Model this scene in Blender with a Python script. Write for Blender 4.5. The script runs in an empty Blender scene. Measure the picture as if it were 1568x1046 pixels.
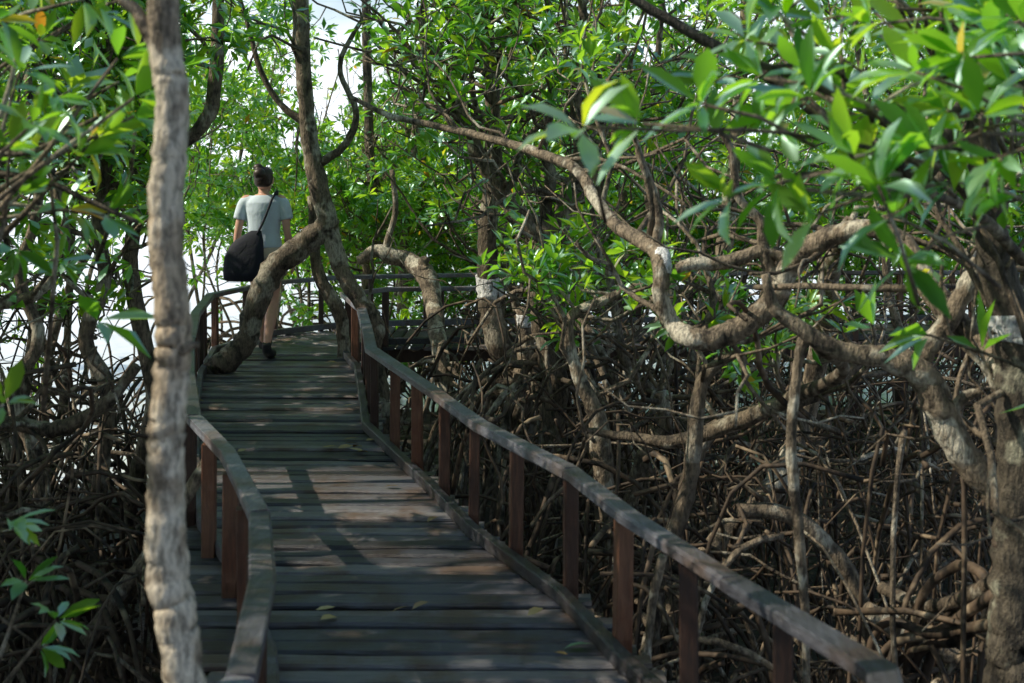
import bpy, math, random
import numpy as np
from mathutils import Vector
rng=np.random.default_rng(11); random.seed(11)
scene=bpy.context.scene
EYE=1.76
def S(u,v,d):
    # image pixel u, v projected from the camera out to distance d (metres)
    return np.array([(u-784)/2000*d, d, EYE-(v-238)/2000*d])
MUD=-1.15
SUN=np.array([-0.75,-0.06,0.66]); SUN=SUN/np.linalg.norm(SUN)

# ---------------------------------------------------------------- mesh builder
class MB:
    def __init__(s): s.v=[];s.n=0;s.q=[];s.t=[];s.qm=[];s.tm=[];s.r=[]
    def add(s,v,q=None,t=None,mat=0,rnd=0.5):
        v=np.asarray(v,dtype=np.float32).reshape(-1,3)
        s.v.append(v)
        r=np.empty(len(v),dtype=np.float32); r[:]=rnd; s.r.append(r)
        if q is not None and len(q):
            q=np.asarray(q,dtype=np.int32).reshape(-1,4)+s.n; s.q.append(q); s.qm.append(np.full(len(q),mat,dtype=np.int32))
        if t is not None and len(t):
            t=np.asarray(t,dtype=np.int32).reshape(-1,3)+s.n; s.t.append(t); s.tm.append(np.full(len(t),mat,dtype=np.int32))
        s.n+=len(v)
    def build(s,name,mats,smooth=True,parent=None):
        V=np.concatenate(s.v); R=np.concatenate(s.r)
        Q=np.concatenate(s.q) if s.q else np.zeros((0,4),np.int32)
        T=np.concatenate(s.t) if s.t else np.zeros((0,3),np.int32)
        me=bpy.data.meshes.new(name)
        me.vertices.add(len(V)); me.vertices.foreach_set('co',V.ravel())
        loops=np.concatenate([Q.ravel(),T.ravel()]).astype(np.int32)
        me.loops.add(len(loops)); me.loops.foreach_set('vertex_index',loops)
        st=np.concatenate([np.arange(len(Q))*4, len(Q)*4+np.arange(len(T))*3]).astype(np.int32)
        me.polygons.add(len(st)); me.polygons.foreach_set('loop_start',st)
        mi=np.concatenate(s.qm+s.tm).astype(np.int32)
        me.polygons.foreach_set('material_index',mi)
        me.polygons.foreach_set('use_smooth',np.full(len(st),smooth,dtype=bool))
        me.update(calc_edges=True)
        a=me.attributes.new('rnd','FLOAT','POINT'); a.data.foreach_set('value',R)
        for m in mats: me.materials.append(m)
        ob=bpy.data.objects.new(name,me); scene.collection.objects.link(ob)
        if parent: ob.parent=parent
        return ob

def norm(v): return v/(np.linalg.norm(v)+1e-9)
def catmull(P,n=4):
    P=np.asarray(P,float); A=np.vstack([2*P[0]-P[1],P,2*P[-1]-P[-2]]); out=[]
    for i in range(1,len(A)-2):
        for k in range(n):
            t=k/n
            out.append(0.5*((2*A[i])+(-A[i-1]+A[i+1])*t+(2*A[i-1]-5*A[i]+4*A[i+1]-A[i+2])*t*t+(-A[i-1]+3*A[i]-3*A[i+1]+A[i+2])*t**3))
    out.append(P[-1]); return np.array(out)

def tube(mb,P,R,sides=6,mat=0,lump=0.0,rnd=None,sc=(1,1),ref=None):
    P=np.asarray(P,float); R=np.asarray(R,float); n=len(P)
    T=np.gradient(P,axis=0); T/= (np.linalg.norm(T,axis=1,keepdims=True)+1e-9)
    if ref is None:
        ref=np.array([0,1,0.]) if abs(T[0][1])<0.8 else np.array([1,0,0.])
    a=norm(np.cross(T[0],ref)); N=[a]
    for i in range(1,n):
        a=a-T[i]*np.dot(a,T[i]); a=norm(a); N.append(a)
    N=np.array(N); B=np.cross(T,N)
    th=np.arange(sides)*2*math.pi/sides
    rr=np.repeat(R[:,None],sides,1)
    if lump>0:
        ph=rng.random(6)*6.28; s=np.arange(n)[:,None]
        rr=rr*(1+lump*(0.5*np.sin(1.1*s+ph[0]+2*th)+0.4*np.sin(2.3*s+ph[1]-th)+0.35*np.sin(0.6*s+ph[2]+3*th))+lump*0.5*rng.normal(size=rr.shape))
    V=P[:,None,:]+rr[...,None]*(N[:,None,:]*(np.cos(th)*sc[0])[None,:,None]+B[:,None,:]*(np.sin(th)*sc[1])[None,:,None])
    V=V.reshape(-1,3)
    V=np.vstack([V,P[0],P[-1]])
    i=np.arange(n-1)[:,None]*sides; j=np.arange(sides)[None,:]; k=(j+1)%sides
    Q=np.stack([i+j,i+k,i+sides+k,i+sides+j],-1).reshape(-1,4)
    j=np.arange(sides); k=(j+1)%sides; b=n*sides
    t=np.vstack([np.stack([k,j,np.full(sides,b)],1),np.stack([(n-1)*sides+j,(n-1)*sides+k,np.full(sides,b+1)],1)])
    mb.add(V,Q,t,mat,rng.random() if rnd is None else rnd)

def ellipsoid(mb,c,r,mat=0,seg=20,rings=12,rnd=.5):
    c=np.array(c,float)
    z=-np.cos(np.linspace(0.05,math.pi-0.05,rings)); rad=np.sqrt(1-z*z)
    th=np.arange(seg)*2*math.pi/seg
    V=np.stack([c[0]+r[0]*rad[:,None]*np.cos(th),c[1]+r[1]*rad[:,None]*np.sin(th),np.repeat((c[2]+r[2]*z)[:,None],seg,1)],-1).reshape(-1,3)
    V=np.vstack([V,c-[0,0,r[2]],c+[0,0,r[2]]])
    i=np.arange(rings-1)[:,None]*seg; j=np.arange(seg)[None,:]; k=(j+1)%seg
    Q=np.stack([i+j,i+k,i+seg+k,i+seg+j],-1).reshape(-1,4)
    j=np.arange(seg);k=(j+1)%seg;b=rings*seg
    t=np.vstack([np.stack([k,j,np.full(seg,b)],1),np.stack([(rings-1)*seg+j,(rings-1)*seg+k,np.full(seg,b+1)],1)])
    mb.add(V,Q,t,mat,rnd)

def loft(mb,rings,seg=24,mat=0,p=2.0):
    th=np.arange(seg)*2*math.pi/seg; V=[]
    c=np.sign(np.cos(th))*np.abs(np.cos(th))**(2/p); s=np.sign(np.sin(th))*np.abs(np.sin(th))**(2/p)
    for (cx,cy,z,rx,ry) in rings: V.append(np.stack([cx+rx*c,cy+ry*s,np.full(seg,z)],1))
    n=len(rings); V=np.vstack(V+[np.array([[rings[0][0],rings[0][1],rings[0][2]]]),np.array([[rings[-1][0],rings[-1][1],rings[-1][2]]])])
    i=np.arange(n-1)[:,None]*seg; j=np.arange(seg)[None,:]; k=(j+1)%seg
    Q=np.stack([i+j,i+k,i+seg+k,i+seg+j],-1).reshape(-1,4)
    j=np.arange(seg);k=(j+1)%seg;b=n*seg
    t=np.vstack([np.stack([k,j,np.full(seg,b)],1),np.stack([(n-1)*seg+j,(n-1)*seg+k,np.full(seg,b+1)],1)])
    mb.add(V,Q,t,mat)

# ---------------------------------------------------------------- materials
def newmat(name):
    m=bpy.data.materials.new(name); m.use_nodes=True; nt=m.node_tree
    return m,nt,nt.nodes['Principled BSDF'],nt.nodes['Material Output']
def ramp(nt,src,stops):
    r=nt.nodes.new('ShaderNodeValToRGB'); e=r.color_ramp.elements
    while len(e)<len(stops): e.new(0.5)
    for k,(p,c) in zip(e,stops): k.position=p; k.color=(*c,1)
    nt.links.new(src,r.inputs[0]); return r.outputs[0]
def noise(nt,scale,detail=4,rough=.6,vscale=None,coord='Object'):
    tc=nt.nodes.new('ShaderNodeTexCoord'); out=tc.outputs[coord]
    if vscale:
        mp=nt.nodes.new('ShaderNodeMapping'); mp.inputs['Scale'].default_value=vscale; nt.links.new(out,mp.inputs[0]); out=mp.outputs[0]
    n=nt.nodes.new('ShaderNodeTexNoise'); n.inputs['Scale'].default_value=scale; n.inputs['Detail'].default_value=detail; n.inputs['Roughness'].default_value=rough
    nt.links.new(out,n.inputs['Vector']); return n.outputs['Fac']
def mixc(nt,f,a,b,mode='MIX'):
    m=nt.nodes.new('ShaderNodeMix'); m.data_type='RGBA'; m.blend_type=mode
    for s,x in ((0,f),(6,a),(7,b)):
        if hasattr(x,'is_linked') or hasattr(x,'links'): nt.links.new(x,m.inputs[s])
        else: m.inputs[s].default_value = x if s==0 else (*x,1)
    return m.outputs[2]
def bump(nt,bs,h,strength,dist=.02):
    b=nt.nodes.new('ShaderNodeBump'); b.inputs['Strength'].default_value=strength; b.inputs['Distance'].default_value=dist
    nt.links.new(h,b.inputs['Height']); nt.links.new(b.outputs[0],bs.inputs['Normal'])
def attr(nt,n='rnd'):
    a=nt.nodes.new('ShaderNodeAttribute'); a.attribute_name=n; return a.outputs['Fac']
def math_(nt,op,a,b):
    m=nt.nodes.new('ShaderNodeMath'); m.operation=op
    for i,x in enumerate((a,b)):
        if hasattr(x,'links'): nt.links.new(x,m.inputs[i])
        else: m.inputs[i].default_value=x
    return m.outputs[0]

def bark_mat(name,dark,mid,pale,pale_pos=.62,cheap=False):
    m,nt,bs,_=newmat(name)
    a=noise(nt,14,2 if cheap else 5,.7,(1,1,.55)); big=noise(nt,4.5,3,.65)
    c=ramp(nt,a,[(.36,dark),(.5,mid),(.64,tuple(x*1.5 for x in mid))])
    pm=ramp(nt,big,[(pale_pos-.03,(0,0,0)),(pale_pos+.04,(1,1,1))])
    c=mixc(nt,pm,c,pale)
    v=ramp(nt,attr(nt),[(0,(.5,.48,.46)),(1,(1.0,1.0,1.0))])
    c=mixc(nt,1.0,c,v,'MULTIPLY')
    h=a
    if not cheap:
        fine=noise(nt,70,3,.7,(1,1,.3))
        f=ramp(nt,fine,[(.36,(.35,.35,.35)),(.56,(1,1,1))])
        c=mixc(nt,1.0,c,f,'MULTIPLY'); h=math_(nt,'ADD',fine,a)
    nt.links.new(c,bs.inputs['Base Color']); bs.inputs['Roughness'].default_value=.75
    bump(nt,bs,h,1.0,.018)
    return m
M_bark=bark_mat('mangrove_bark',(.04,.030,.021),(.235,.187,.133),(.60,.56,.46),.565)
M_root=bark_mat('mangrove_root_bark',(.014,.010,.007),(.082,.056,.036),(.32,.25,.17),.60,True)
M_fbark=bark_mat('smooth_young_bark',(.16,.125,.09),(.42,.34,.25),(.70,.62,.50),.49)
M_band=bark_mat('whitewash_band',(.62,.64,.66),(.80,.82,.84),(.85,.87,.88),.50)
M_dark=bark_mat('mossy_dark_bark',(.020,.017,.013),(.095,.080,.058),(.34,.34,.26),.60)

def leaf_mat(name,stops,tstops,tf=.4,gloss=.42):
    m,nt,bs,out=newmat(name); nt.nodes.remove(bs)
    r=attr(nt)
    df=nt.nodes.new('ShaderNodeBsdfDiffuse'); nt.links.new(ramp(nt,r,stops),df.inputs[0])
    tr=nt.nodes.new('ShaderNodeBsdfTranslucent'); nt.links.new(ramp(nt,r,tstops),tr.inputs[0])
    gl=nt.nodes.new('ShaderNodeBsdfGlossy'); gl.inputs[0].default_value=(.7,1,.95,1); gl.inputs['Roughness'].default_value=.42
    mx=nt.nodes.new('ShaderNodeMixShader'); mx.inputs[0].default_value=tf
    nt.links.new(df.outputs[0],mx.inputs[1]); nt.links.new(tr.outputs[0],mx.inputs[2])
    fr=nt.nodes.new('ShaderNodeFresnel'); fr.inputs[0].default_value=1.4
    m2=nt.nodes.new('ShaderNodeMixShader'); nt.links.new(math_(nt,'MULTIPLY',fr.outputs[0],gloss),m2.inputs[0])
    nt.links.new(mx.outputs[0],m2.inputs[1]); nt.links.new(gl.outputs[0],m2.inputs[2]); nt.links.new(m2.outputs[0],out.inputs[0])
    return m
LS=[(0,(.018,.072,.016)),(.45,(.065,.17,.022)),(.85,(.21,.34,.028)),(.955,(.30,.38,.03)),(.975,(.55,.40,.04)),(1,(.45,.20,.03))]
LT=[(0,(.12,.44,.04)),(.45,(.38,.78,.04)),(.85,(.72,.95,.04)),(.955,(.80,.92,.04)),(.975,(.85,.66,.06)),(1,(.66,.32,.03))]
M_leaf=leaf_mat('mangrove_leaf',LS,LT,.60,.40)
M_dry=leaf_mat('dry_leaf',[(0,(.20,.10,.045)),(.5,(.45,.29,.09)),(1,(.52,.38,.18))],[(0,(.3,.16,.06)),(1,(.5,.35,.1))],.1,.1)

def wood_mat(name,a,b,c,vscale,rough=.55,grain=6):
    m,nt,bs,_=newmat(name)
    g=noise(nt,grain,5,.75,vscale); r=attr(nt)
    s=math_(nt,'ADD',math_(nt,'MULTIPLY',g,.72),math_(nt,'MULTIPLY',r,.58))
    col=ramp(nt,s,[(.34,a),(.64,b),(1.0,c)])
    dirt=ramp(nt,noise(nt,3.5,5,.65),[(.38,(.72,.50,.36)),(.56,(1,1,1))])
    col=mixc(nt,1.0,col,dirt,'MULTIPLY')
    nt.links.new(col,bs.inputs['Base Color']); bs.inputs['Roughness'].default_value=rough
    bump(nt,bs,g,.8,.01); return m
M_plank=wood_mat('weathered_deck_board',(.018,.019,.025),(.078,.083,.106),(.24,.23,.24),(1.0,16,16),.36)
M_rail=wood_mat('weathered_handrail',(.028,.029,.036),(.098,.104,.132),(.25,.26,.31),(10,2,10),.40)
M_post=wood_mat('reddish_post_wood',(.018,.010,.008),(.062,.029,.018),(.22,.10,.055),(12,12,1.2),.5)

def plain(name,col,rough=.6,bs_=None,nscale=30,amt=.25,bumpd=.004):
    m,nt,bs,_=newmat(name)
    n=noise(nt,nscale,4,.6); k=ramp(nt,n,[(.3,tuple(x*(1-amt) for x in col)),(.7,tuple(min(1,x*(1+amt)) for x in col))])
    nt.links.new(k,bs.inputs['Base Color']); bs.inputs['Roughness'].default_value=rough
    bump(nt,bs,n,.4,bumpd); return m
M_skin=plain('skin',(.62,.35,.26),.5,nscale=12,amt=.1,bumpd=.001)
M_skin.node_tree.nodes['Principled BSDF'].inputs['Subsurface Weight'].default_value=.1
M_shirt=plain('pale_cotton',(.58,.69,.80),.85,nscale=7,amt=.08,bumpd=.03)
M_shorts=plain('beige_cotton',(.62,.53,.42),.85,nscale=9,amt=.1,bumpd=.02)
M_bag=plain('navy_canvas',(.008,.011,.024),.8,nscale=10,amt=.3,bumpd=.02)
M_hair=plain('dark_hair',(.03,.017,.012),.45,nscale=60,amt=.5,bumpd=.004)
M_shoe=plain('black_shoe',(.02,.02,.023),.6,nscale=40)
M_eye=plain('eye',(.6,.6,.58),.2); M_lip=plain('lips',(.38,.13,.11),.5)

# ---------------------------------------------------------------- path geometry
Ld=np.array([-3,0,2.2,2.75,3.02,3.2,3.8,4.5,5.43,6.17,7.4,8.8,10.25,11.6]); Lx=np.array([-1.2,-.95,-.80,-.73,-.655,-.61,-.726,-.87,-1.18,-1.50,-1.83,-2.17,-2.48,-2.68])
Rd=np.array([-3,0,2.4,3.13,3.8,4.49,5.12,5.57,6.02,6.8,8.35,9.5,10.6,11.7]); Rx=np.array([.2,.45,.74,.886,.64,.406,.233,.045,-.148,-.388,-.90,-1.06,-1.22,-1.5])
def Lf(d): return np.interp(d,Ld,Lx)
def Rf(d): return np.interp(d,Rd,Rx)
def inpath(P,z1=2.25,m=.12):
    P=np.atleast_2d(P); x,d,z=P[:,0],P[:,1],P[:,2]
    a=(x>Lf(d)-m)&(x<Rf(d)+m)&(z<z1)&(z>-.25)&(d<12.6)
    b=(x>-2.8)&(d>11.8)&(d<14.3)&(z<1.1)&(z>-.25)&(x<6)
    near=(d<3.6)&(np.abs(x)<1.5)&(z<2.6)
    near|=(d<2.2)&(np.abs(x)<1.6)
    pers=(x/np.maximum(d,.1)>-.225)&(x/np.maximum(d,.1)<-.165)&(d<11.9)&(d>2)&(z<1.80)
    return a|b|near|pers
# sky holes carved into the foliage along camera sight lines (bearing, elevation, angular radius)
SKY_HOLES=[((u-784)/2000,(238-v)/2000,r/2000) for u,v,r in [(505,15,30),(520,60,27),(510,110,25),(535,30,24),(530,-20,36),(500,165,24),(520,200,16),(450,215,18),(440,160,12),(545,120,13),(555,60,12),(630,20,12),(665,110,10),(760,40,9),(690,240,8),(1140,30,14),(1165,70,9),(1100,210,9),(860,30,10),(300,40,8),(950,90,9),(1010,20,12),(1230,60,10),(820,150,8),(350,360,10),(300,400,12),(320,450,14)]]
for k in range(34): SKY_HOLES.append((rng.uniform(-.25,.39),rng.uniform(-.02,.13),rng.uniform(.0025,.0065)))
SKY_HOLES=np.array(SKY_HOLES)
def skygap(P,soft=.25):
    P=np.atleast_2d(P); dd=np.maximum(P[:,1],.1); b=P[:,0]/dd; e=(P[:,2]-EYE)/dd
    q=np.sqrt((b[:,None]-SKY_HOLES[None,:,0])**2+(e[:,None]-SKY_HOLES[None,:,1])**2)/SKY_HOLES[None,:,2]
    q=q.min(1)+rng.normal(size=len(P))*soft
    return (q<1)&(P[:,1]>5)

# ---------------------------------------------------------------- foliage
TPL8=np.array([[0,0,0],[.38,.15,.04],[.38,0,0],[.38,-.15,.04],[.72,.14,.0],[.72,0,-.04],[.72,-.14,.0],[1,0,-.13]])
Q8=np.array([[1,4,5,2],[2,5,6,3]]); T8=np.array([[0,1,2],[0,2,3],[4,7,5],[5,7,6]])
TPL4=np.array([[0,0,0],[.5,.19,.04],[1,0,-.1],[.5,-.19,.04]])
T4=np.array([[0,1,2],[0,2,3]])
GAPS=[((-1.04,7.08,0),.28),((-1.35,7.12,0),.26),((-.72,7.02,0),.25),((-.70,6.5,0),.18),((-.95,6.6,0),.12),((-.95,5.85,0),.16),((-.7,5.78,0),.14),((-.4,5.68,0),.15),  # sun tunnels cleared through the foliage to put light on these spots
      ((-.78,3.0,1.45),.28),((-.78,3.0,1.85),.26),((-.78,3.0,.1),.14),((-.76,3.0,.6),.12),((-.7,4,.5),.14),((.6,3.9,.5),.12),((-1.3,9,.0),.12),((-.3,6.6,.5),.13),((.25,5.2,.5),.1),
      (tuple(S(1440,630,4.9)),.32),(tuple(S(1460,680,4.9)),.24),(tuple(S(1430,460,5.2)),.25),(tuple(S(1075,405,7)),.25),(tuple(S(640,400,12)),.3),(tuple(S(1014,405,5.7)),.15),
      (tuple(S(750,480,9)),.35),(tuple(S(1130,495,5.6)),.26),(tuple(S(1200,420,5.6)),.26),(tuple(S(920,680,7)),.28),(tuple(S(1190,740,6.2)),.25),(tuple(S(430,400,10.7)),.3),
      (tuple(S(1400,980,5.5)),.35),(tuple(S(1300,260,2.9)),.4),(tuple(S(900,180,2.9)),.3),(tuple(S(70,170,3.4)),.4),(tuple(S(395,330,11.3)),.4),(tuple(S(840,480,8.5)),.3),(tuple(S(120,640,7)),.3),(tuple(S(1330,300,3)),.3),(tuple(S(1450,120,3.2)),.3),(tuple(S(1000,640,6.5)),.2),(tuple(S(470,200,10.6)),.3)]
NG=len(GAPS)
for u,v,d,r in [(540,310,15.3,.6),(620,290,15.6,.6),(520,390,15,.5),(320,340,15.3,.5),(450,300,15.3,.5),(700,340,15.2,.5),(900,330,15,.6),(1200,250,15,.6),(1050,300,15,.5),(420,120,14,.5),(800,150,14,.5)]:
    GAPS.append((tuple(S(u,v,d)),r))
GP=np.array([g for g,r in GAPS]); GR=np.array([r for g,r in GAPS]); GM=np.where(np.arange(len(GAPS))<NG,.3,.9)
def inray(P,f=1.0,add=.05,only=False):
    P=np.atleast_2d(P); k=NG if only else len(GP)
    v=P[:,None,:]-GP[None,:k]; s=v@SUN; dist=np.linalg.norm(v-s[...,None]*SUN,axis=2)
    return ((s>GM[None,:k])&(dist<GR[None,:k]*f+add)).any(1)
def cull(tips):
    P=np.array([t[0] for t in tips]); keep=~inpath(P)&~inray(P)
    keep&=~(skygap(P)&(rng.random(len(P))<.96))
    low=(P[:,0]<Lf(P[:,1])-.1)&(P[:,2]<.85)&(P[:,1]>4.3)
    keep&=~(low&(rng.random(len(P))<.8))
    return [t for t,k in zip(tips,keep) if k]
def leaves(mb,tips,per=8,hi=True,mat=1,docull=True,yel=.0):
    if docull and len(tips): tips=cull(tips)
    if not tips: return
    P=np.array([t[0] for t in tips]); A=np.array([norm(t[1]) for t in tips]); Z=np.array([t[2] for t in tips])
    n=len(P)*per
    P=np.repeat(P,per,0); A=np.repeat(A,per,0); Z=np.repeat(Z,per)
    g=rng.normal(size=(n,3)); g-=A*np.sum(g*A,1,keepdims=True); g/=np.linalg.norm(g,axis=1,keepdims=True)+1e-9
    an=rng.uniform(.45,1.45,n)[:,None]
    ex=A*np.cos(an)+g*np.sin(an)
    up=A*.6+np.array([0,0,.8])+rng.normal(size=(n,3))*.35
    en=up-ex*np.sum(up*ex,1,keepdims=True); en/=np.linalg.norm(en,axis=1,keepdims=True)+1e-9
    ey=np.cross(en,ex); L=(Z*rng.uniform(.7,1.25,n))[:,None,None]
    W=rng.uniform(.75,1.15,n)[:,None,None]
    tp=TPL8 if hi else TPL4; k=len(tp)
    V=P[:,None,:]+ex[:,None,:]*.012+L*(ex[:,None,:]*tp[None,:,0:1]+W*ey[:,None,:]*tp[None,:,1:2]+en[:,None,:]*tp[None,:,2:3]*rng.uniform(.3,2,n)[:,None,None])
    base=(np.arange(n)*k)[:,None,None]
    r=rng.random(n)*.93
    clump=np.repeat(rng.random(len(tips)),per); r=.4*r+.55*clump
    old=rng.random(n)<(.02+yel); r[old]=rng.uniform(.96,1,old.sum())
    r=np.repeat(r,k)
    if hi: mb.add(V,(Q8[None]+base).reshape(-1,4),(T8[None]+base).reshape(-1,3),mat,r)
    else: mb.add(V,None,(T4[None]+base).reshape(-1,3),mat,r)
def spread(tips,k,jit,zmin=-9,size=1.0,prob=1.0):
    out=[]
    for t in tips:
        if t[0][2]>zmin and (prob>=1 or rng.random()<prob):
            for _ in range(k): out.append((t[0]+rng.normal(size=3)*jit,t[1]+rng.normal(size=3)*.5,t[2]*size))
    return out

def wander(p,d,L,n,wig,up=.05):
    pts=[np.array(p,float)]; d=norm(np.array(d,float)); st=L/n
    for i in range(n):
        d=norm(d+rng.normal(size=3)*wig+np.array([0,0,up])); pts.append(pts[-1]+d*st)
    return np.array(pts)
def grow(mb,p,d,L,r,lev,tips,lsize=.1,far=False,kids=4,wig=.28):
    n=6 if lev>0 else 4
    pts=wander(p,d,L,n,wig,.07)
    if inpath(pts,m=.05).any(): return
    if inray(pts,.75,0,True).any(): return
    if skygap(pts,.1).any() and rng.random()<.8: return
    R=np.linspace(r,r*.45,n+1)
    tube(mb,pts,R,(3 if lev==0 else 4) if far else (4 if lev==0 else 6),0)
    if lev>0:
        k=kids+rng.integers(0,2)
        for i in range(k):
            f=rng.uniform(.25,1); idx=min(int(f*n),n-1); q=pts[idx]+(pts[idx+1]-pts[idx])*(f*n-idx) if idx<n else pts[-1]
            dd=norm(pts[idx+1]-pts[idx]); nd=norm(dd*.6+rng.normal(size=3)*.6+np.array([0,0,.12]))
            grow(mb,q,nd,L*rng.uniform(.45,.7),r*.5,lev-1,tips,lsize,far,kids,wig)
        tips.append((pts[-1],pts[-1]-pts[-2],lsize))
    else:
        for f in (2,3,4):
            tips.append((pts[f],norm(pts[f]-pts[f-1])+rng.normal(size=3)*(.5 if f<4 else .1)+np.array([0,0,.3]),lsize))

def roots(mb,p,n,spread_,h,r,mat=0):
    for i in range(n):
        a=rng.random()*6.283; s=spread_*rng.uniform(.4,1.2); z0=p[2]+h*rng.uniform(.1,1)
        t=np.linspace(0,1,8); w=rng.normal(size=2)*.1
        e=np.array([p[0]+math.cos(a)*s,p[1]+math.sin(a)*s])
        X=p[0]+(e[0]-p[0])*t**.8+w[0]*np.sin(3*t); Y=p[1]+(e[1]-p[1])*t**.8+w[1]*np.sin(3*t)
        Z=z0+(MUD-.1-z0)*t**2.0+rng.uniform(0,.12)*np.sin(math.pi*t)
        P=np.stack([X,Y,Z],1)
        if inpath(P,z1=1.5,m=.02).any(): continue
        rr=r*rng.uniform(.5,1.2); tube(mb,P,np.linspace(rr,rr*.6,8),6,mat,.12)

MATS=[M_bark,M_leaf,M_root,M_band,M_dark]
def sproutmany(mb,P,R,n,tips,L=.9,zmin=1.2,lsize=.1,far=False,lev=1,twig=None):
    ids=[i for i in range(1,len(P)-1) if P[i][2]>zmin]
    if ids:
        for k in range(n):
            i=ids[rng.integers(len(ids))]; d=rng.normal(size=3); d[2]=abs(d[2])*.7+.1
            grow(mb,P[i],d,L*rng.uniform(.6,1.2),min(max(R[i]*.4,.007),.016),lev,tips,lsize,far)
    # bare crooked side twigs
    ids=[i for i in range(1,len(P)-1) if P[i][2]>.3]
    if ids:
        for k in range(n//2+4 if twig is None else twig):
            i=ids[rng.integers(len(ids))]; d=rng.normal(size=3); d[2]=abs(d[2])*.5
            grow(mb,P[i],d,rng.uniform(.6,1.6),min(max(R[i]*.4,.007),.016),1,[],lsize,far,3,.38)
def hero_tube(mb,pts,d0,sides=14,lump=.055,mat=0,sub=6,rnd=None):
    W=[];d=d0
    for q in pts:
        if len(q)>3: d=q[3]
        W.append([*S(q[0],q[1],d),q[2]/2*d/2000])
    C=catmull(W,sub); P=C[:,:3].copy(); R=np.maximum(C[:,3],.003)
    m=len(P); P+= rng.normal(size=(m,3))*R[:,None]*.06
    tube(mb,P,R,sides,mat,lump,rnd=rnd); return P,R
def band(mb,P,R,zc,h):
    Z=np.linspace(zc+h,zc-h,7); o=np.argsort(P[:,2]); A=np.stack([np.interp(Z,P[o,2],P[o,i]) for i in range(3)],1); r=np.interp(Z,P[o,2],R[o])*1.06+.001
    tube(mb,A,r,18,3,.07,rnd=.9)
def finish(mb,tips,hi=True,per=8,mats=None,name='mangrove_tree',extra=1):
    if extra: leaves(mb,spread(tips,extra,.16,1.0),6,False)
    leaves(mb,tips,per,hi); return mb.build(name,mats or MATS)

# ---- hero trees ----------------------------------------------------------
mb=MB();tips=[]
P,R=hero_tube(mb,[(262,-700,36),(258,-300,42),(250,-80,46),(252,60,50),(262,130,51),(262,210,52),(254,300,53),(256,390,53),(264,470,54),(266,540,54),(258,620,54),(254,700,56),(254,780,58),(256,870,64),(270,950,62),(282,1050,60),(290,1400,64),(300,2300,70)],3.0,sides=20,lump=.022,sub=8,rnd=1)
hero_tube(mb,[(243,72,34),(228,50,24),(208,18,20),(170,-25,18),(60,-200,14)],3.0,sides=10,lump=.03)
hero_tube(mb,[(275,538,22),(292,530,14),(304,527,10)],2.98,sides=8,sub=3,lump=.03)
sproutmany(mb,P,R,9,tips,1.1,2.5,twig=0); finish(mb,tips,mats=[M_fbark,M_leaf,M_root,M_band])
mb=MB();tips=[]
P,R=hero_tube(mb,[(445,-400,18),(452,-200,22),(457,-60,25),(462,60,25),(468,150,24),(476,230,27),(492,300,31),(510,370,28),(526,420,26),(553,462,25),(577,497,25),(572,540,24),(585,620,28),(590,760,30)],10.6)
sproutmany(mb,P,R,16,tips,1.3,2.2,twig=16)
hero_tube(mb,[(512,330,26),(492,352,36),(462,378,38),(432,400,38),(405,436,38),(387,480,35),(380,515,34),(356,545,38),(335,560,34),(315,580,32),(290,640,30),(270,740,28)],10.6)
hero_tube(mb,[(478,300,14),(482,380,16),(490,425,20),(514,468,22),(524,500,20),(528,600,22),(530,720,24)],11.4)
hero_tube(mb,[(470,190,14),(430,160,10),(400,110,9),(380,40,7),(350,-60,6)],10.6,sides=8)
hero_tube(mb,[(490,250,14),(530,220,12),(545,170,10),(520,100,8),(560,20,7)],10.6,sides=8)
roots(mb,S(585,700,10.6),8,.8,.3,.02); finish(mb,tips)
for pts,d in [([(556,-200,12),(560,0,14),(566,240,15),(576,330,15),(566,390,16),(560,480,18),(566,620,20)],15.5),
              ([(650,-150,10),(648,60,12),(638,190,14),(624,300,15),(618,400,16),(612,600,18)],15.2),
              ([(1150,-100,16),(1135,120,20),(1122,260,22),(1112,360,26),(1100,460,28),(1090,620,30)],13),
              ([(960,-200,12),(950,100,14),(942,230,14),(955,330,15),(950,600,20)],14.6)]:
    mb=MB();tips=[];P,R=hero_tube(mb,pts,d,sides=9); sproutmany(mb,P,R,24,tips,1.2,.3,.11,lev=1)
    roots(mb,np.array([P[-1][0],P[-1][1],MUD+.1]),8,.9,.6,.02,2); finish(mb,tips,extra=2,hi=False)
mb=MB();tips=[]
P,R=hero_tube(mb,[(548,400,14,12.2),(575,385,20),(600,392,26),(632,403,28),(655,425,32,12),(662,455,28,11.9),(672,520,26,11.5),(690,650,24,11.3)],12.2,rnd=1)
hero_tube(mb,[(588,392,14),(596,360,10),(606,320,9),(600,260,8)],12.2,sides=8)
hero_tube(mb,[(650,415,20),(648,402,16),(654,396,12)],12.0,sides=8)
sproutmany(mb,P,R,5,tips,.8,.6); roots(mb,S(680,600,11.4),10,.9,.5,.02); finish(mb,tips)
mb=MB();tips=[]
P,R=hero_tube(mb,[(735,-150,16),(742,0,18),(752,120,22),(756,240,24),(748,330,27),(746,410,33),(752,470,38),(765,530,38),(790,580,36),(800,660,34),(805,800,30)],9.2)
band(mb,P,R,EYE-(440-238)/2000*9.2,.08)
sproutmany(mb,P,R,12,tips,1.2,2.0,twig=22)
P,R=hero_tube(mb,[(800,470,22),(806,520,24),(800,580,28),(790,640,26)],9.0); band(mb,P,R,EYE-(490-238)/2000*9,.04)
roots(mb,S(795,660,9.1),14,1.0,.5,.025,0); finish(mb,tips)
mb=MB();tips=[]
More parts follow.
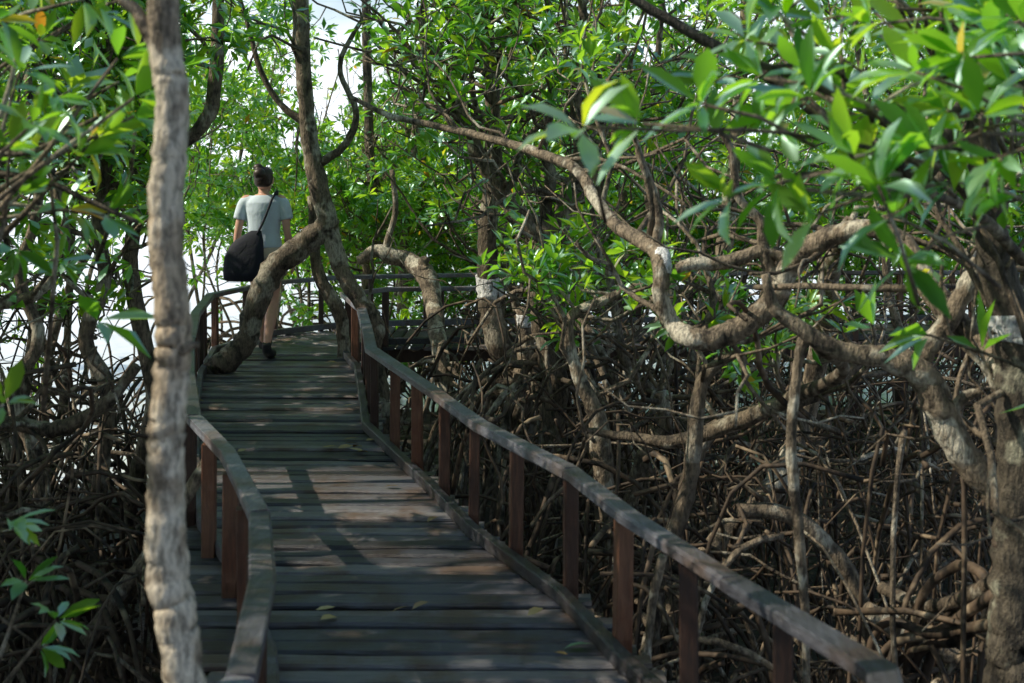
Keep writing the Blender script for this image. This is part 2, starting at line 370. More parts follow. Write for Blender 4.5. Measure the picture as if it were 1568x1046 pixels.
P,R=hero_tube(mb,[(640,20,12),(665,80,15),(690,135,18),(718,200,21),(736,243,23),(770,298,27),(800,335,31),(832,362,44),(829,400,43),(832,470,40),(838,530,38),(850,590,40),(845,680,34),(850,800,30)],8.6)
sproutmany(mb,P,R,8,tips,1.1,2.0,twig=20)
P,R=hero_tube(mb,[(835,365,40),(862,335,32),(880,290,27),(888,230,22),(882,150,18),(895,60,15),(880,-100,12)],8.6)
sproutmany(mb,P,R,12,tips,1.1,1.7,twig=24)
hero_tube(mb,[(848,350,26),(835,320,20),(845,270,18),(832,230,13),(845,150,10),(820,60,8)],8.65,sides=9)
hero_tube(mb,[(765,300,16),(790,270,12),(800,220,10),(840,180,9)],8.6,sides=9)
roots(mb,S(845,640,8.6),20,1.2,.7,.026,0); finish(mb,tips)
mb=MB();tips=[]
P,R=hero_tube(mb,[(540,150,7,7.6),(600,178,9,7.4),(680,195,11,7.2),(760,215,13,6.9),(835,238,16,6.6),(885,262,18,6.4),(915,310,20,6.2),(950,350,22,6.0),(1000,380,25,5.8),(1012,410,26,5.7),(1014,460,26,5.7),(1030,500,30,5.7),(1062,518,34,5.6),(1108,514,36,5.6),(1150,490,37,5.6),(1185,455,38,5.6),(1208,410,38,5.6),(1240,378,34,5.5),(1290,355,30,5.4),(1335,350,28,5.3),(1385,375,32,5.2),(1425,440,38,5.1),(1470,500,40,5.0),(1525,540,40,4.9),(1550,600,36,4.7)],7)
tube(mb,np.array([S(1012,388,5.76),S(1013,396,5.73),S(1014,408,5.71),S(1014,420,5.7)]),[.038,.042,.042,.040],16,3,.05,rnd=.95)
hero_tube(mb,[(1190,440,24,5.6),(1170,390,20),(1165,340,16),(1130,300,13),(1120,230,11),(1090,180,9),(1070,100,8)],5.6,sides=9)
hero_tube(mb,[(1208,400,20,5.6),(1170,385,20),(1110,402,22),(1060,404,20),(1035,412,14)],5.9,sides=10,rnd=1)
hero_tube(mb,[(1000,385,18,5.8),(1010,340,14),(1000,290,11),(985,250,9),(960,180,8),(930,120,7)],5.8,sides=8)
hero_tube(mb,[(1335,350,20,5.3),(1380,320,18),(1440,270,18),(1480,200,16),(1500,120,12)],5.2,sides=9)
sproutmany(mb,P,R,8,tips,.8,1.75,twig=38); 
hero_tube(mb,[(1300,350,22,5.4),(1270,420,32,6.5),(1262,500,32,7),(1245,580,32,7.2),(1225,660,34,7.2),(1195,730,38,7),(1140,795,34,6.9),(1080,850,30,6.8),(1030,930,28,6.8),(1010,1010,26,6.8),(1000,1100,26,6.8)],6)
finish(mb,tips)
# right-hand big trunk
mb=MB();tips=[]
P,R=hero_tube(mb,[(1440,-400,28),(1455,-120,34),(1472,0,42),(1498,120,46),(1508,250,48),(1522,380,52),(1547,500,60),(1563,620,68),(1562,750,72),(1558,880,76),(1555,980,82),(1552,1060,88),(1545,1400,100)],4.7,sides=26,lump=.045,sub=8,rnd=.6,mat=4)
band(mb,P,R,EYE-(505-238)/2000*4.7,.055)
sproutmany(mb,P,R,14,tips,1.2,1.9,twig=22)
hero_tube(mb,[(1575,800,52),(1520,745,48),(1470,690,48),(1440,625,48),(1408,570,44),(1360,550,36),(1300,540,30),(1250,520,27),(1215,495,24),(1185,470,20),(1172,420,14)],4.8,sides=16,rnd=1)
hero_tube(mb,[(1435,650,34),(1458,628,22),(1480,606,17),(1502,600,12)],4.8,sides=10,rnd=1)
hero_tube(mb,[(1400,575,32),(1418,535,32),(1450,495,30),(1480,440,28),(1500,400,26)],4.95,sides=12)
hero_tube(mb,[(1495,110,24,4.7),(1420,270,20,4.7),(1365,245,20,4.5),(1275,190,22,4.4),(1180,118,20,4.4),(1080,62,18,4.4),(980,5,15,4.4),(880,-60,12,4.4)],4.7,sides=10,mat=4)
P,R=hero_tube(mb,[(1510,330,24,4.7),(1440,250,20,4.2),(1330,170,16,3.8),(1220,120,13,3.5),(1110,80,10,3.3)],4.7,sides=10,mat=4)
sproutmany(mb,P,R,0,tips,twig=10)
hero_tube(mb,[(1568,400,20,4.5),(1500,330,18,4.2),(1430,300,13,3.6),(1340,300,10,3.1),(1230,290,8,3.0)],4.7,sides=9,rnd=.2)
hero_tube(mb,[(1440,255,9,3.3),(1300,220,8,3.1),(1160,200,7,3.0),(1040,200,6,2.95),(900,195,5,2.9)],3.2,sides=7,rnd=.2)
hero_tube(mb,[(1230,520,20),(1222,560,16),(1212,680,17),(1224,820,17),(1232,930,14),(1236,1060,12)],4.9,sides=10)
hero_tube(mb,[(1250,525,22,4.9),(1290,570,20,5.3),(1200,615,24,6),(1120,650,25,6.3),(1040,675,22,6.4),(985,672,16,6.5),(900,660,12,6.6)],5,sides=10)
hero_tube(mb,[(1130,780,22),(1210,790,26),(1280,850,26),(1320,930,28),(1330,1000,24),(1335,1100,22)],5.6,sides=12)
hero_tube(mb,[(1325,935,30),(1370,960,34),(1420,985,30),(1470,1010,26),(1560,1020,22)],5.5,sides=12,rnd=1)
hero_tube(mb,[(1540,880,30,4.7),(1470,920,24,5.0),(1410,925,20,5.2),(1350,900,18,5.4)],5,sides=10)
for a in range(8):
    x=rng.uniform(1300,1560)
    hero_tube(mb,[(1545+rng.uniform(-20,20),rng.uniform(800,1000),20,4.7),((1540+x)/2,rng.uniform(850,1020),16,5.0),(x,rng.uniform(950,1100),14,5.2),(x-20,1350,13,5.2)],5,sides=8,mat=2)
NL=[(890,200,2.9),(985,190,2.95),(1075,160,3.0),(1170,120,3.2),(1240,150,3.1),(1290,90,3.3),(1310,240,3.0),(1190,280,3.0),(1370,330,3.0),(1345,285,2.9),(1450,170,3.2),(1500,90,3.3),(1535,240,3.0),(1460,130,3.4),(1120,300,3.1),(1385,400,3.1),(1520,40,3.3),(1400,50,3.4),(1200,30,3.5),(1430,230,3.0),(1250,330,3.0),(1500,180,3.0),(1550,130,3.2),(1480,20,3.5),(1330,170,3.3),(1560,300,3.0),(1340,20,3.6),(1260,30,3.6)]
for k in range(26): NL.append((rng.uniform(1080,1580),rng.uniform(-40,330)*rng.uniform(.2,1),rng.uniform(3.0,4.2)))
for (x,y,d) in NL:
    p=S(x,y,d); dr=norm(np.array([-.8,-.2,.15])+rng.normal(size=3)*.35)
    tw=np.array([p-dr*.3-[0,0,.04],p-dr*.15,p]); tube(mb,tw,[.006,.005,.004],6,0)
    leaves(mb,[(p,dr,.14)],8,True,1,False,-.01)
finish(mb,tips)
mb=MB();tips=[]
for pts,d in [([(1000,430,14),(920,462,15),(872,490,16),(880,560,19),(912,635,28),(920,690,34),(930,780,26),(945,880,24),(950,1000,22)],6.9),
              ([(1130,540,13),(1095,560,18),(1072,595,22),(1062,690,25),(1045,780,27),(1010,880,24),(1000,980,22),(995,1080,20)],6.0),
              ([(1010,600,20),(1018,650,22),(985,700,24),(960,800,22),(950,900,20)],7.6),
              ([(1340,520,20),(1290,575,22),(1235,610,22),(1160,630,24),(1090,660,26),(1060,720,24)],6.5),
              ([(930,400,12),(945,500,14),(960,560,16),(1000,600,18)],8),
              ([(1015,850,14),(1000,920,14),(992,1000,12),(990,1080,12)],4.8)]:
    P,R=hero_tube(mb,pts,d,sides=11)
    sproutmany(mb,P,R,2,tips,.6,.5,twig=7)
    roots(mb,np.array([P[-1][0],P[-1][1],MUD+.2]),10,.8,.6,.018)
finish(mb,tips,name='mangrove_shrub')
for k,(pts,d) in enumerate([([(335,-60,16),(330,130,22),(310,190,22),(260,240,18),(225,300,20),(200,380,24),(205,450,26),(222,530,26),(235,620,26),(200,760,24),(190,900,24)],8.2),
              ([(120,-50,14),(150,80,16),(170,200,18),(150,330,20),(160,430,22),(130,520,24),(165,600,24),(150,760,26)],7.4),
              ([(-60,470,22),(30,460,20),(75,430,18),(100,380,16),(90,300,13),(60,200,10)],6.5),
              ([(-60,640,26),(20,650,24),(90,655,24),(160,620,20),(210,560,16)],6.6),
              ([(40,100,12),(60,300,15),(30,420,18),(60,520,20),(20,600,24),(60,720,26),(70,900,26)],6.9),
              ([(320,700,20),(250,820,22),(190,900,24),(120,1000,26)],6.0)]):
    mb=MB();tips=[]
    P,R=hero_tube(mb,pts,d,sides=10); sproutmany(mb,P,R,18,tips,1.0,.9)
    roots(mb,np.array([P[-1][0],P[-1][1],MUD+.2]),16,1.0,.9,.02,2)
    if k==4:
        NLL=[(80,150,3.4),(50,190,3.3),(180,90,3.5),(205,150,3.4),(30,300,3.6),(150,210,3.6),(100,320,3.9),(30,110,3.5),(160,330,3.9),(15,230,3.4),(40,890,3.9),(85,950,4),(15,800,3.9),(60,990,4.1),(5,620,3.6),(120,240,3.6),(60,60,4),(150,20,4.2),(20,380,4),(90,400,4.4)]
        for q in range(12): NLL.append((rng.uniform(-10,220),rng.uniform(-30,260),rng.uniform(3.6,4.8)))
        for (x,y,dd) in NLL:
            p=S(x,y,dd); dr=norm(np.array([.7,-.2,.3])+rng.normal(size=3)*.35)
            tube(mb,np.array([p-dr*.8-[.1,0,.1],p-dr*.3,p]),[.009,.007,.004],6,0); leaves(mb,[(p,dr,.12)],8,True,1,False,.03)
        for q in [[(-60,260,10),(60,275,10),(140,310,9),(210,340,8)],[(-60,230,9),(40,235,9),(110,200,8),(150,180,7)],[(0,180,8),(18,120,8),(30,60,6)]]:
            hero_tube(mb,q,3.6,sides=7)
    finish(mb,tips,extra=2)

# ---- random near trees -----------------------------------------------------
def rand_tree(mb,x,d,h,lsize,far,nb,crownlo,tips,kids=4,rt=12,r0=None):
    base=np.array([x,d,MUD-.1]); n=9; r0=r0 or rng.uniform(.03,.055)
    R=np.linspace(r0,r0*.35,n+1); ok=False
    for k in range(14):
        P=wander(base,[rng.normal()*.25,rng.normal()*.25,1],h,n,.15,.22)
        C=catmull(np.hstack([P,R[:,None]]),3)
        ok=not inpath(P,m=.1).any() and not inray(C[:,:3],.6,0,True).any()
        if ok: break
    if not ok and (d<13): return False
    tube(mb,C[:,:3],C[:,3],7 if far else 10,0,.07)
    for i in range(nb):
        f=rng.uniform(crownlo,1); q=C[int(f*(len(C)-1))]; a=rng.random()*6.283
        grow(mb,q[:3],[math.cos(a),math.sin(a),rng.uniform(-.1,.8)],rng.uniform(.7,1.3)*h*.26,q[3]*.5,2 if not far else 1,tips,lsize,far,kids)
    roots(mb,np.array([x,d,MUD+.1]),rt,1.1,1.0,.02,2)
    return True
spots=[]
def place(n,fx,fd,mind):
    out=[];tries=0
    while len(out)<n and tries<n*40:
        tries+=1; d=fd(); x=fx(d)
        if all((x-a)**2+(d-b)**2>mind**2 for a,b in spots): spots.append((x,d)); out.append((x,d))
    return out
U=rng.uniform
left=place(14,lambda d:U(min(-.48*d,Lf(d)-1.6),Lf(d)-.55),lambda:U(4.5,13.5),.7)
leftoff=place(20,lambda d:U(-7,-.42*d-.7),lambda:U(.5,11),.9)
right=place(11,lambda d:U(max(Rf(d)+1.6,.02*d),.45*d+.8),lambda:U(9,13),.9)
rightoff=place(4,lambda d:U(.5*d+.6,.5*d+3.5),lambda:U(1,9),1.2)
for L_,ex in ((left,2),(leftoff,3),(right,1),(rightoff,0)):
    off=L_ is leftoff or L_ is rightoff
    for (x,d) in L_:
        mb=MB();tips=[]
        if rand_tree(mb,x,d,U(4.4,6.2),.10 if not off else .15,off,(6 if not off else 15),.42,tips,3):
            leaves(mb,spread(tips,ex,.32,1.6,1.15),5,False)
            finish(mb,tips,per=7 if not off else 5,extra=0,hi=(not off and d<9))
# ---- distant mass -----------------------------------------------------------
mb=MB();tips=[]
mid=place(30,lambda d:U(-.16*d,.47*d),lambda:U(14.8,20),.8)
farl=place(20,lambda d:U(-.30*d,.45*d),lambda:U(20,30),1.0)
l2=place(8,lambda d:U(-.46*d,-.20*d),lambda:U(14,19),.9)
for (x,d) in mid: rand_tree(mb,x,d,U(3.8,6.0),.125,True,15,.22,tips,5,6,U(.02,.04))
for (x,d) in farl: rand_tree(mb,x,d,U(3.8,5.8),.135,True,15,.22,tips,5,4,U(.02,.04))
for (x,d) in l2: rand_tree(mb,x,d,U(4.3,5.6),.125,True,17,.48,tips,5,6,U(.02,.035))
bush=place(12,lambda d:U(-.26*d,-.06*d),lambda:U(14.8,17.5),.5)+place(10,lambda d:U(-.05*d,.4*d),lambda:U(14.6,16),.5)
for (x,d) in bush: rand_tree(mb,x,d,U(2.9,3.9),.115,True,17,.48,tips,5,5,.02)
leaves(mb,tips,8,False); leaves(mb,spread(tips,1,.22,-9,1,.5),8,False); mb.build('distant_mangrove_trees',MATS)

# ---- root thicket ---------------------------------------------------------
mb=MB()
def thicket(n,fx,fd,rmax):
    for i in range(n):
        d=fd(); x=fx(d); z0=U(-.7,.75) if rng.random()<.6 else U(-.9,.2)
        a=rng.random()*6.283; s=U(.3,1.3); t=np.linspace(0,1,9)
        w=rng.normal(size=4)*.09
        X=x+math.cos(a)*s*t**.8+w[0]*np.sin(4*t+w[1]*30); Y=d+math.sin(a)*s*t**.8+w[2]*np.sin(4*t); Z=z0+(MUD-.1-z0)*t**U(1.2,2.6)+abs(w[3])*np.sin(6*t)
        P=np.stack([X,Y,Z],1)
        if inpath(P,z1=1.5,m=.04).any(): continue
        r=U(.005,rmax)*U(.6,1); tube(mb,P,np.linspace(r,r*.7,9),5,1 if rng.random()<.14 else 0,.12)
def tangle(n,fx,fd,rmax):
    for i in range(n):
        d=fd(); x=fx(d); P=wander([x,d,U(-.9,.6)],rng.normal(size=3)*[1,.7,.45],U(.5,1.5),9,.33,.0)
        if inpath(P,z1=1.5,m=.04).any(): continue
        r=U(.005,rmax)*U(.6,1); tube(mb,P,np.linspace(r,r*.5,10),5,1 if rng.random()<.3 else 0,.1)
rx=lambda d:U(max(Rf(d)+.15,-.05*d),.43*d); lx=lambda d:U(-.43*d-.3,Lf(d)-.2)
thicket(760,rx,lambda:U(5.0,13.5),.021); tangle(380,rx,lambda:U(5.5,12.5),.018)
thicket(210,lx,lambda:U(4.8,10.5),.018); tangle(130,lx,lambda:U(5.5,10.5),.016)
thicket(130,lambda d:U(-.05*d,.42*d),lambda:U(14.5,18),.025)
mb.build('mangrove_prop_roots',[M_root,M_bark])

# ---------------------------------------------------------------- boardwalk
def section_sweep(mb,P,w,h,mat=0,ch=.006,rnds=None,jit=0):
    """horizontal chamfered-rectangle sweep with mitred corners; P centre of top face"""
    P=np.asarray(P,float); n=len(P)
    prof=np.array([[-w/2,-h+ch],[-w/2,-ch],[-w/2+ch,0],[w/2-ch,0],[w/2,-ch],[w/2,-h+ch],[w/2-ch,-h],[-w/2+ch,-h]])
    D=np.diff(P,axis=0); D[:,2]=0; D/=np.linalg.norm(D,axis=1,keepdims=True)
    V=[]
    for i in range(n):
        if i==0: t=D[0];s=1
        elif i==n-1: t=D[-1];s=1
        else: t=norm(D[i-1]+D[i]); s=1/max(.6,np.dot(t,D[i]))
        nn=np.array([t[1],-t[0],0])
        for a,b in prof: V.append(P[i]+nn*a*s+np.array([0,0,b])+rng.normal(size=3)*jit)
    k=8;Q=[];
    for i in range(n-1):
        for j in range(k): Q.append([i*k+j,i*k+(j+1)%k,(i+1)*k+(j+1)%k,(i+1)*k+j])
    Q+=[[7,6,1,0],[6,5,2,1],[5,4,3,2]]; b=(n-1)*k
    Q+=[[b+0,b+1,b+6,b+7],[b+1,b+2,b+5,b+6],[b+2,b+3,b+4,b+5]]
    mb.add(V,Q,None,mat,rng.random() if rnds is None else rnds)
def vpost(mb,x,y,z0,z1,w,dp,mat,rot=0,lean=(0,0)):
    ch=.005; prof=np.array([[-w/2+ch,-dp/2],[w/2-ch,-dp/2],[w/2,-dp/2+ch],[w/2,dp/2-ch],[w/2-ch,dp/2],[-w/2+ch,dp/2],[-w/2,dp/2-ch],[-w/2,-dp/2+ch]])
    c,s=math.cos(rot),math.sin(rot); V=[];n=4
    for i in range(n):
        z=z0+(z1-z0)*i/(n-1); ox=lean[0]*(z-z0); oy=lean[1]*(z-z0)
        for a,b in prof: V.append([x+ox+a*c-b*s,y+oy+a*s+b*c,z])
    Q=[[i*8+j,i*8+(j+1)%8,(i+1)*8+(j+1)%8,(i+1)*8+j] for i in range(n-1) for j in range(8)]
    b=(n-1)*8
    Q+=[[b+0,b+1,b+2,b+7],[b+7,b+2,b+3,b+6],[b+6,b+3,b+4,b+5]]
    mb.add(V,Q,None,mat,rng.random())
bw=bpy.data.objects.new('boardwalk',None); scene.collection.objects.link(bw)
pk=MB()
def board(p0,p1,w,th=.03):
    n=7; t=np.linspace(0,1,n); P=p0[None]*(1-t[:,None])+p1[None]*t[:,None]
    P[:,2]+=rng.normal()*.005+rng.normal(size=n)*.0015; P[:,1]+=rng.normal(size=n)*.003
    section_sweep(pk,P,w,th,0,.010,jit=.0014)
y=-1.5
while y<11.9:
    w=U(.088,.120); l=Lf(y)-.17-U(0,.05); r=Rf(y)+.06+U(0,.05); sk=U(-.018,.018)
    if y>3.0: sk-=.01
    board(np.array([l,y-sk,0.]),np.array([r,y+sk,0.]),w); y+=w+U(.014,.030)
cx,cy=-1.25,11.85
for a in np.linspace(math.radians(176),math.radians(100),15):
    dirv=np.array([math.cos(a),math.sin(a),0]); board(np.array([cx,cy,-.006])+dirv*.12,np.array([cx,cy,-.006])+dirv*1.5,.105)
x=-1.4
while x<7:
    w=.112; yo=12.25+.06*min(x,3); board(np.array([x,yo-.12,-.012]),np.array([x+.02,yo+1.3,-.012]),w); x+=w+.016
pk.build('deck_boards',[M_plank],smooth=False,parent=bw)
rl=MB(); ps=MB()
def resample(P,s):
    P=np.asarray(P,float); L=np.concatenate([[0],np.cumsum(np.linalg.norm(np.diff(P,axis=0),axis=1))]); k=np.arange(0.15,L[-1],s)
    return np.stack([np.interp(k,L,P[:,i]) for i in range(2)],1)
LP=[(Lf(d),d) for d in (-1,0,2.2,2.75,3.08,3.8,4.5,5.43,6.17,7.4,8.8,10.25,11.6)]+[(-2.35,12.75),(-1.75,13.35),(-.5,13.6),(1.5,13.75),(4,13.9),(7,13.95)]
RP=[(Rf(d),d) for d in (-1,0,2.4,3.13,3.8,4.49,5.12,6.02,6.8,8.35,9.5,10.6,11.7)]+[(-1.15,12.15),(0,12.3),(1.5,12.35),(4,12.45),(7,12.5)]
RH=.535
for PP,side in ((LP,-1),(RP,1)):
    A=[np.array([a,b,RH]) for a,b in PP]
    k0=0
    while k0<len(A)-1:
        k1=min(k0+2,len(A)-1); seg=[q.copy() for q in A[k0:k1+1]]
        if k0>0: seg[0]=seg[0]+norm(seg[1]-seg[0])*.004
        section_sweep(rl,seg,U(.068,.078),.042,0,.007,jit=.002); k0=k1
    T=[np.array([a-side*.035,b,.062]) for a,b in PP]
    section_sweep(rl,T,.05,.060,0,.006,jit=.0015)
    T=[np.array([a,b,-.045]) for a,b in PP]
    section_sweep(rl,T,.06,.12,1,.006)
    for i,(a,b) in enumerate(resample(PP,.56)):
        w=U(.048,.062); vpost(ps,a+side*.018,b,-.30,RH-.043,w,w*U(.9,1.2),0,U(-.2,.2),(U(-.015,.015),U(-.015,.015)))
        if i%3==0: vpost(ps,a-side*.06,b+.1,MUD-.3,-.17,.09,.09,0,U(0,1))
rl.build('handrails_and_kerbs',[M_rail,M_post],smooth=False,parent=bw)
ps.build('posts',[M_post],smooth=False,parent=bw)
fl=MB()
FL=[(483,943),(490,958),(627,937),(657,930),(832,940),(870,1012),(540,688),(548,676),(555,690),(515,688),(535,692),(378,693),(670,798),(612,750),(405,571),(540,625),(312,618),(500,558),(905,995),(560,680),(527,684),(545,698)]
for (u,v) in FL:
    d=2*1000*EYE/(v-238); x=(u-784)/2000*d; a=U(-.9,.9)+(math.pi if U(0,1)<.5 else 0); L=U(.06,.10)
    V=TPL8.copy()*[L,L*U(1.0,1.7),L*U(.3,1.5)]; c,s=math.cos(a),math.sin(a)
    g=(u==905)
    V=np.stack([V[:,0]*c-V[:,1]*s+x,V[:,0]*s+V[:,1]*c+d,V[:,2]+.022+V[:,1]*U(-.3,.3)],1); fl.add(V,Q8,T8,1 if g else 0,.3 if g else U(0,1))
fl.build('fallen_leaves',[M_dry,M_leaf])

# ---------------------------------------------------------------- ground and water
s=np.linspace(-7.2,7.2,260); X=np.sinh(s)*1.3; X=np.clip(X,-1e3,1e3)
gx,gy=np.meshgrid(X,X+6.0,indexing='ij')
h=np.zeros_like(gx)
for k in range(14):
    f=U(.4,3.2); a=U(0,6.28); h+=np.sin((gx*math.cos(a)+gy*math.sin(a))*f+U(0,6))*.05/f**.5
edge=np.where(gx<-1.5,11.5+(gx+1.5)*.3,14.5); off=np.clip((gy-edge)/2.5,0,1)
off=np.maximum(off,np.clip((np.abs(gx)-12)/4,0,1))
z=MUD+h*.8-off*.6
n=len(X); V=np.stack([gx,gy,z],-1).reshape(-1,3)
i=np.arange(n-1)[:,None]*n; j=np.arange(n-1)[None,:]; Q=np.stack([i+j,i+n+j,i+n+j+1,i+j+1],-1).reshape(-1,4)
M_mud,nt,bs,_=newmat('wet_mud'); a=noise(nt,1.7,4,.6); b=noise(nt,25,4,.7)
nt.links.new(ramp(nt,math_(nt,'ADD',math_(nt,'MULTIPLY',a,.6),math_(nt,'MULTIPLY',b,.4)),[(.35,(.010,.008,.006)),(.55,(.025,.019,.013)),(.72,(.065,.048,.030))]),bs.inputs['Base Color'])
nt.links.new(ramp(nt,a,[(.4,(.3,.3,.3)),(.6,(.85,.85,.85))]),bs.inputs['Roughness']); bump(nt,bs,b,.8,.04)
mb=MB(); mb.add(V,Q,None,0); mb.build('ground',[M_mud])
M_water,nt,bs,_=newmat('pale_glare_water')
bs.inputs['Base Color'].default_value=(.72,.78,.82,1); bs.inputs['Roughness'].default_value=.12; bs.inputs['IOR'].default_value=1.33  # near-white base colour paints in the sky glare on the water
bump(nt,bs,noise(nt,4,3,.6,(1,1,1)),.25,.03)
mb=MB(); mb.add([[-1200,-1200,MUD-.16],[1200,-1200,MUD-.16],[1200,1200,MUD-.16],[-1200,1200,MUD-.16]],[[0,1,2,3]],None,0); mb.build('water',[M_water])

# ---------------------------------------------------------------- woman walking away
PX,PY=-2.17,11.42
wm=bpy.data.objects.new('woman_walking',None); scene.collection.objects.link(wm); wm.location=(PX,PY,0.0); wm.rotation_euler=(0,0,math.radians(-3))
def remesh(ob,vox,sm=4):
    m=ob.modifiers.new('r','REMESH'); m.mode='VOXEL'; m.voxel_size=vox; m.use_smooth_shade=True
    m=ob.modifiers.new('s','SMOOTH'); m.factor=.5; m.iterations=sm
def tb(mb,pts,sides=14,sub=4,sc=(1,1),ref=None):
    C=catmull(pts,sub); tube(mb,C[:,:3],C[:,3],sides,0,0,sc=sc,ref=ref)
b=MB()
loft(b,[(0,0,.84,.10,.09),(0,0,.90,.155,.105),(0,0,.98,.145,.10),(0,0,1.08,.118,.085),(0,0,1.2,.13,.092),(0,0,1.32,.15,.098),(0,0,1.38,.13,.08),(0,0,1.42,.07,.06)])
tb(b,[(0,0,1.36,.06),(0,.0,1.42,.050),(0,.01,1.47,.046),(0,.015,1.53,.05)])
loft(b,[(0,.045,1.432,.028,.035),(0,.035,1.45,.048,.065),(0,.025,1.49,.062,.085),(0,.02,1.54,.072,.094),(0,.015,1.59,.073,.095),(0,.01,1.625,.056,.075),(0,.01,1.645,.025,.035)])
tb(b,[(0,.105,1.56,.008),(0,.122,1.535,.012),(0,.128,1.522,.013),(0,.11,1.512,.01)])
for sx in (-1,1): ellipsoid(b,(sx*.075,.015,1.54),(.012,.02,.032))
for sx,el,wr in ((-1,(-.218,-.035,1.10),(-.245,.0,.875)),(1,(.212,-.03,1.10),(.25,.03,.875))):
    tb(b,[(sx*.12,0,1.37,.045),(sx*.165,0,1.355,.05),(sx*.192,-.015,1.25,.040),(*el,.033),((el[0]+wr[0])/2,(el[1]+wr[1])/2,.99,.033),(*wr,.024)])
    w=np.array(wr); dn=np.array([sx*.04,.03,-1.]); dn=norm(dn)
    tb(b,[(*w,.024),(*(w+dn*.035),.030),(*(w+dn*.075),.034),(*(w+dn*.095),.03)],sc=(.5,1.15),ref=np.array([0,1.,0]))
    for i,(off,ln) in enumerate(((.030,.068),(.011,.078),(-.009,.072),(-.027,.055))):
        s0=w+dn*.085+np.array([0,off,0]); k=s0+dn*ln*.5+np.array([-sx*.006,.004,0]); e=s0+dn*ln+np.array([-sx*.024,.006,.004])
        tb(b,[(*s0,.0095),(*k,.0085),(*e,.007)],sides=8,sub=3)
    s0=w+dn*.035+np.array([0,.028,0]); tb(b,[(*s0,.012),(*(s0+np.array([-sx*.01,.022,-.03])),.0105),(*(s0+np.array([-sx*.018,.028,-.06])),.008)],sides=8,sub=3)
tb(b,[(.08,0,.90,.09),(.085,-.005,.78,.08),(.085,.0,.62,.066),(.082,.0,.48,.05),(.078,-.06,.36,.053),(.072,-.13,.22,.04),(.07,-.175,.13,.032)])
tb(b,[(.07,-.18,.12,.035),(.07,-.13,.07,.034),(.072,-.04,.035,.028)])
tb(b,[(-.08,0,.90,.09),(-.085,.06,.78,.08),(-.085,.14,.62,.066),(-.08,.21,.49,.05),(-.078,.22,.36,.053),(-.07,.24,.2,.038),(-.068,.27,.09,.032)])
tb(b,[(-.068,.26,.07,.034),(-.068,.33,.06,.034),(-.068,.42,.06,.026)])
o=b.build('body',[M_skin],parent=wm); remesh(o,.0055,3)
sh=MB()
loft(sh,[(0,.0,.955,.160,.125),(0,0,1.0,.158,.122),(0,0,1.08,.142,.110),(0,0,1.18,.148,.113),(0,0,1.28,.162,.116),(0,0,1.35,.165,.110),(0,0,1.39,.125,.088),(0,0,1.415,.075,.066)])
for sx in (-1,1): tb(sh,[(sx*.10,0,1.355,.056),(sx*.162,0,1.345,.060),(sx*.195,-.012,1.27,.056),(sx*.212,-.02,1.20,.054)])
o=sh.build('t_shirt',[M_shirt],parent=wm); remesh(o,.009,5)
so=MB()
loft(so,[(0,0,.82,.11,.10),(0,0,.87,.166,.130),(0,0,.93,.163,.126),(0,0,1.0,.15,.11)])
tb(so,[(.085,0,.90,.096),(.09,-.003,.82,.093),(.092,-.003,.735,.09)]); tb(so,[(-.085,0,.90,.096),(-.09,.05,.82,.093),(-.092,.085,.735,.09)])
o=so.build('shorts',[M_shorts],parent=wm); remesh(o,.009,5)
se=MB()
tb(se,[(.07,-.195,.15,.038),(.07,-.175,.09,.042),(.07,-.11,.052,.044),(.072,-.04,.035,.042),(.073,.03,.03,.034)],sc=(1,1)); tb(se,[(-.068,.235,.07,.042),(-.068,.31,.055,.044),(-.068,.40,.06,.042),(-.068,.47,.075,.032)])
o=se.build('shoes',[M_shoe],parent=wm); remesh(o,.006,2)
ha=MB()
loft(ha,[(0,-.045,1.485,.05,.03),(0,-.03,1.51,.076,.062),(0,-.015,1.56,.084,.085),(0,-.01,1.60,.083,.093),(0,-.003,1.635,.07,.088),(0,0,1.66,.04,.05)]); ellipsoid(ha,(-.015,-.10,1.60),(.055,.05,.052)); ellipsoid(ha,(-.035,-.06,1.655),(.045,.04,.035))
o=ha.build('hair',[M_hair],parent=wm); remesh(o,.007,3)
ey=MB()
for sx in (-1,1): ellipsoid(ey,(sx*.03,.102,1.55),(.013,.01,.009),seg=10,rings=6)
ellipsoid(ey,(0,.110,1.487),(.024,.008,.008),mat=1,seg=10,rings=6); ey.build('face_details',[M_eye,M_lip],parent=wm)
bg=MB()
loft(bg,[(-.135,-.185,.675,.12,.04),(-.135,-.19,.69,.165,.06),(-.13,-.19,.76,.178,.07),(-.125,-.185,.88,.172,.065),(-.11,-.18,.97,.15,.055),(-.085,-.175,1.03,.12,.045),(-.06,-.165,1.07,.085,.03),(-.03,-.155,1.11,.045,.02)],p=2.8)
V=bg.v[0]; V+= (np.sin(V[:,0:1]*40+V[:,2:3]*25)*.008*np.array([[0,1,0]])).astype(np.float32)
bg.build('shoulder_bag',[M_bag],parent=wm)
st=MB()
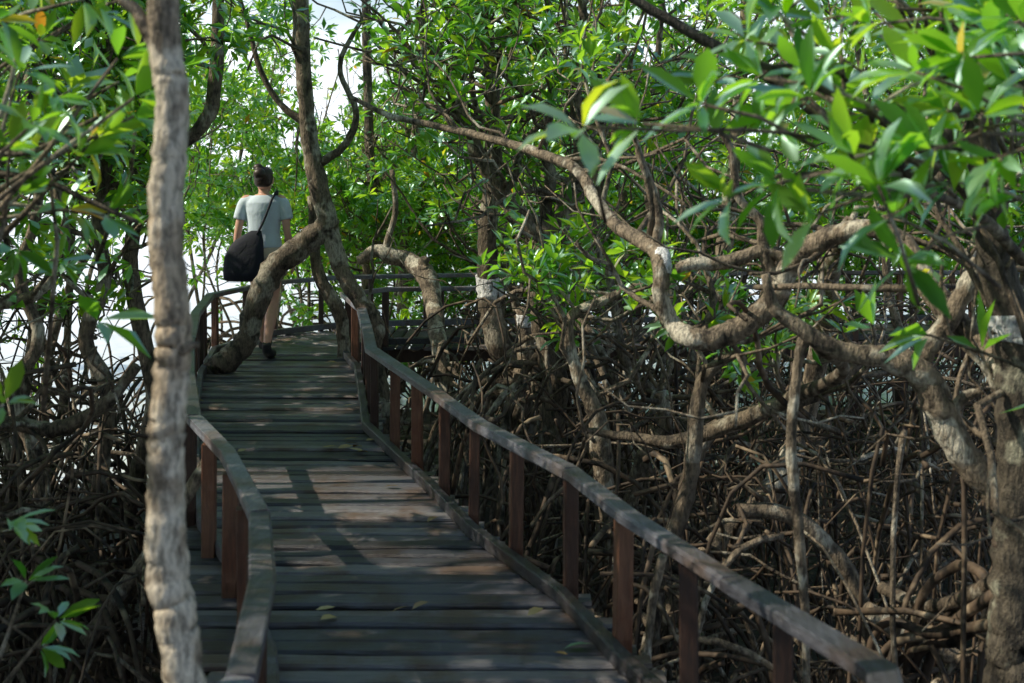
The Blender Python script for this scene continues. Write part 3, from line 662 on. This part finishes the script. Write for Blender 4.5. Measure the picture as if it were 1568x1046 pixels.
tube(st,catmull([(-.02,-.165,1.08),(.03,-.158,1.18),(.075,-.142,1.30),(.100,-.105,1.385),(.11,-.02,1.43),(.10,.07,1.40),(.05,.135,1.28),(-.06,.14,1.12),(-.17,.09,.99),(-.20,-.03,.93),(-.21,-.14,.92)],5),np.full(51,.026),8,0,0,sc=(.4,1),rnd=.5,ref=np.array([0,1.,.3]))
st.build('bag_strap',[M_bag],parent=wm)

# ---------------------------------------------------------------- sky, sun, camera
w=bpy.data.worlds.new('World'); scene.world=w; w.use_nodes=True; nt=w.node_tree; bgn=nt.nodes['Background']
sk=nt.nodes.new('ShaderNodeTexSky'); sk.sky_type='NISHITA'; sk.sun_disc=False
sk.sun_elevation=math.asin(SUN[2]); sk.sun_rotation=math.atan2(SUN[0],SUN[1]); sk.air_density=1.0; sk.dust_density=.8
# made-up white cloud band low in the sky, added to whiten horizon and water
tc=nt.nodes.new('ShaderNodeTexCoord'); sp=nt.nodes.new('ShaderNodeSeparateXYZ'); nt.links.new(tc.outputs['Generated'],sp.inputs[0])
cl=noise(nt,3.0,5,.6,(1,1,2.5),'Generated')
el=math_(nt,'ADD',math_(nt,'MULTIPLY',cl,.35),math_(nt,'MULTIPLY',sp.outputs['Z'],-1.0))
msk=ramp(nt,el,[(-.0,(0,0,0)),(.12,(1,1,1))])
sky=mixc(nt,msk,sk.outputs[0],(10.2,11.0,12.0))
nt.links.new(sky,bgn.inputs[0]); bgn.inputs[1].default_value=.15
l=bpy.data.lights.new('sun','SUN'); l.energy=5; l.angle=math.radians(.5); l.color=(1,.89,.70)
lo=bpy.data.objects.new('sun',l); scene.collection.objects.link(lo); lo.rotation_euler=Vector(SUN).to_track_quat('Z','Y').to_euler(); lo.location=(-8,0,9)
c=bpy.data.cameras.new('camera'); co=bpy.data.objects.new('camera',c); scene.collection.objects.link(co)
co.location=(0,0,EYE); co.rotation_euler=(math.radians(90),0,0); c.sensor_width=36; c.lens=2000/1568*36; c.shift_y=-285/1568
c.clip_end=3000; c.clip_start=.05; c.dof.use_dof=True; c.dof.focus_distance=9.5; c.dof.aperture_fstop=3.5
scene.camera=co
scene.view_settings.view_transform='Standard'; scene.view_settings.look='None'; scene.view_settings.exposure=0
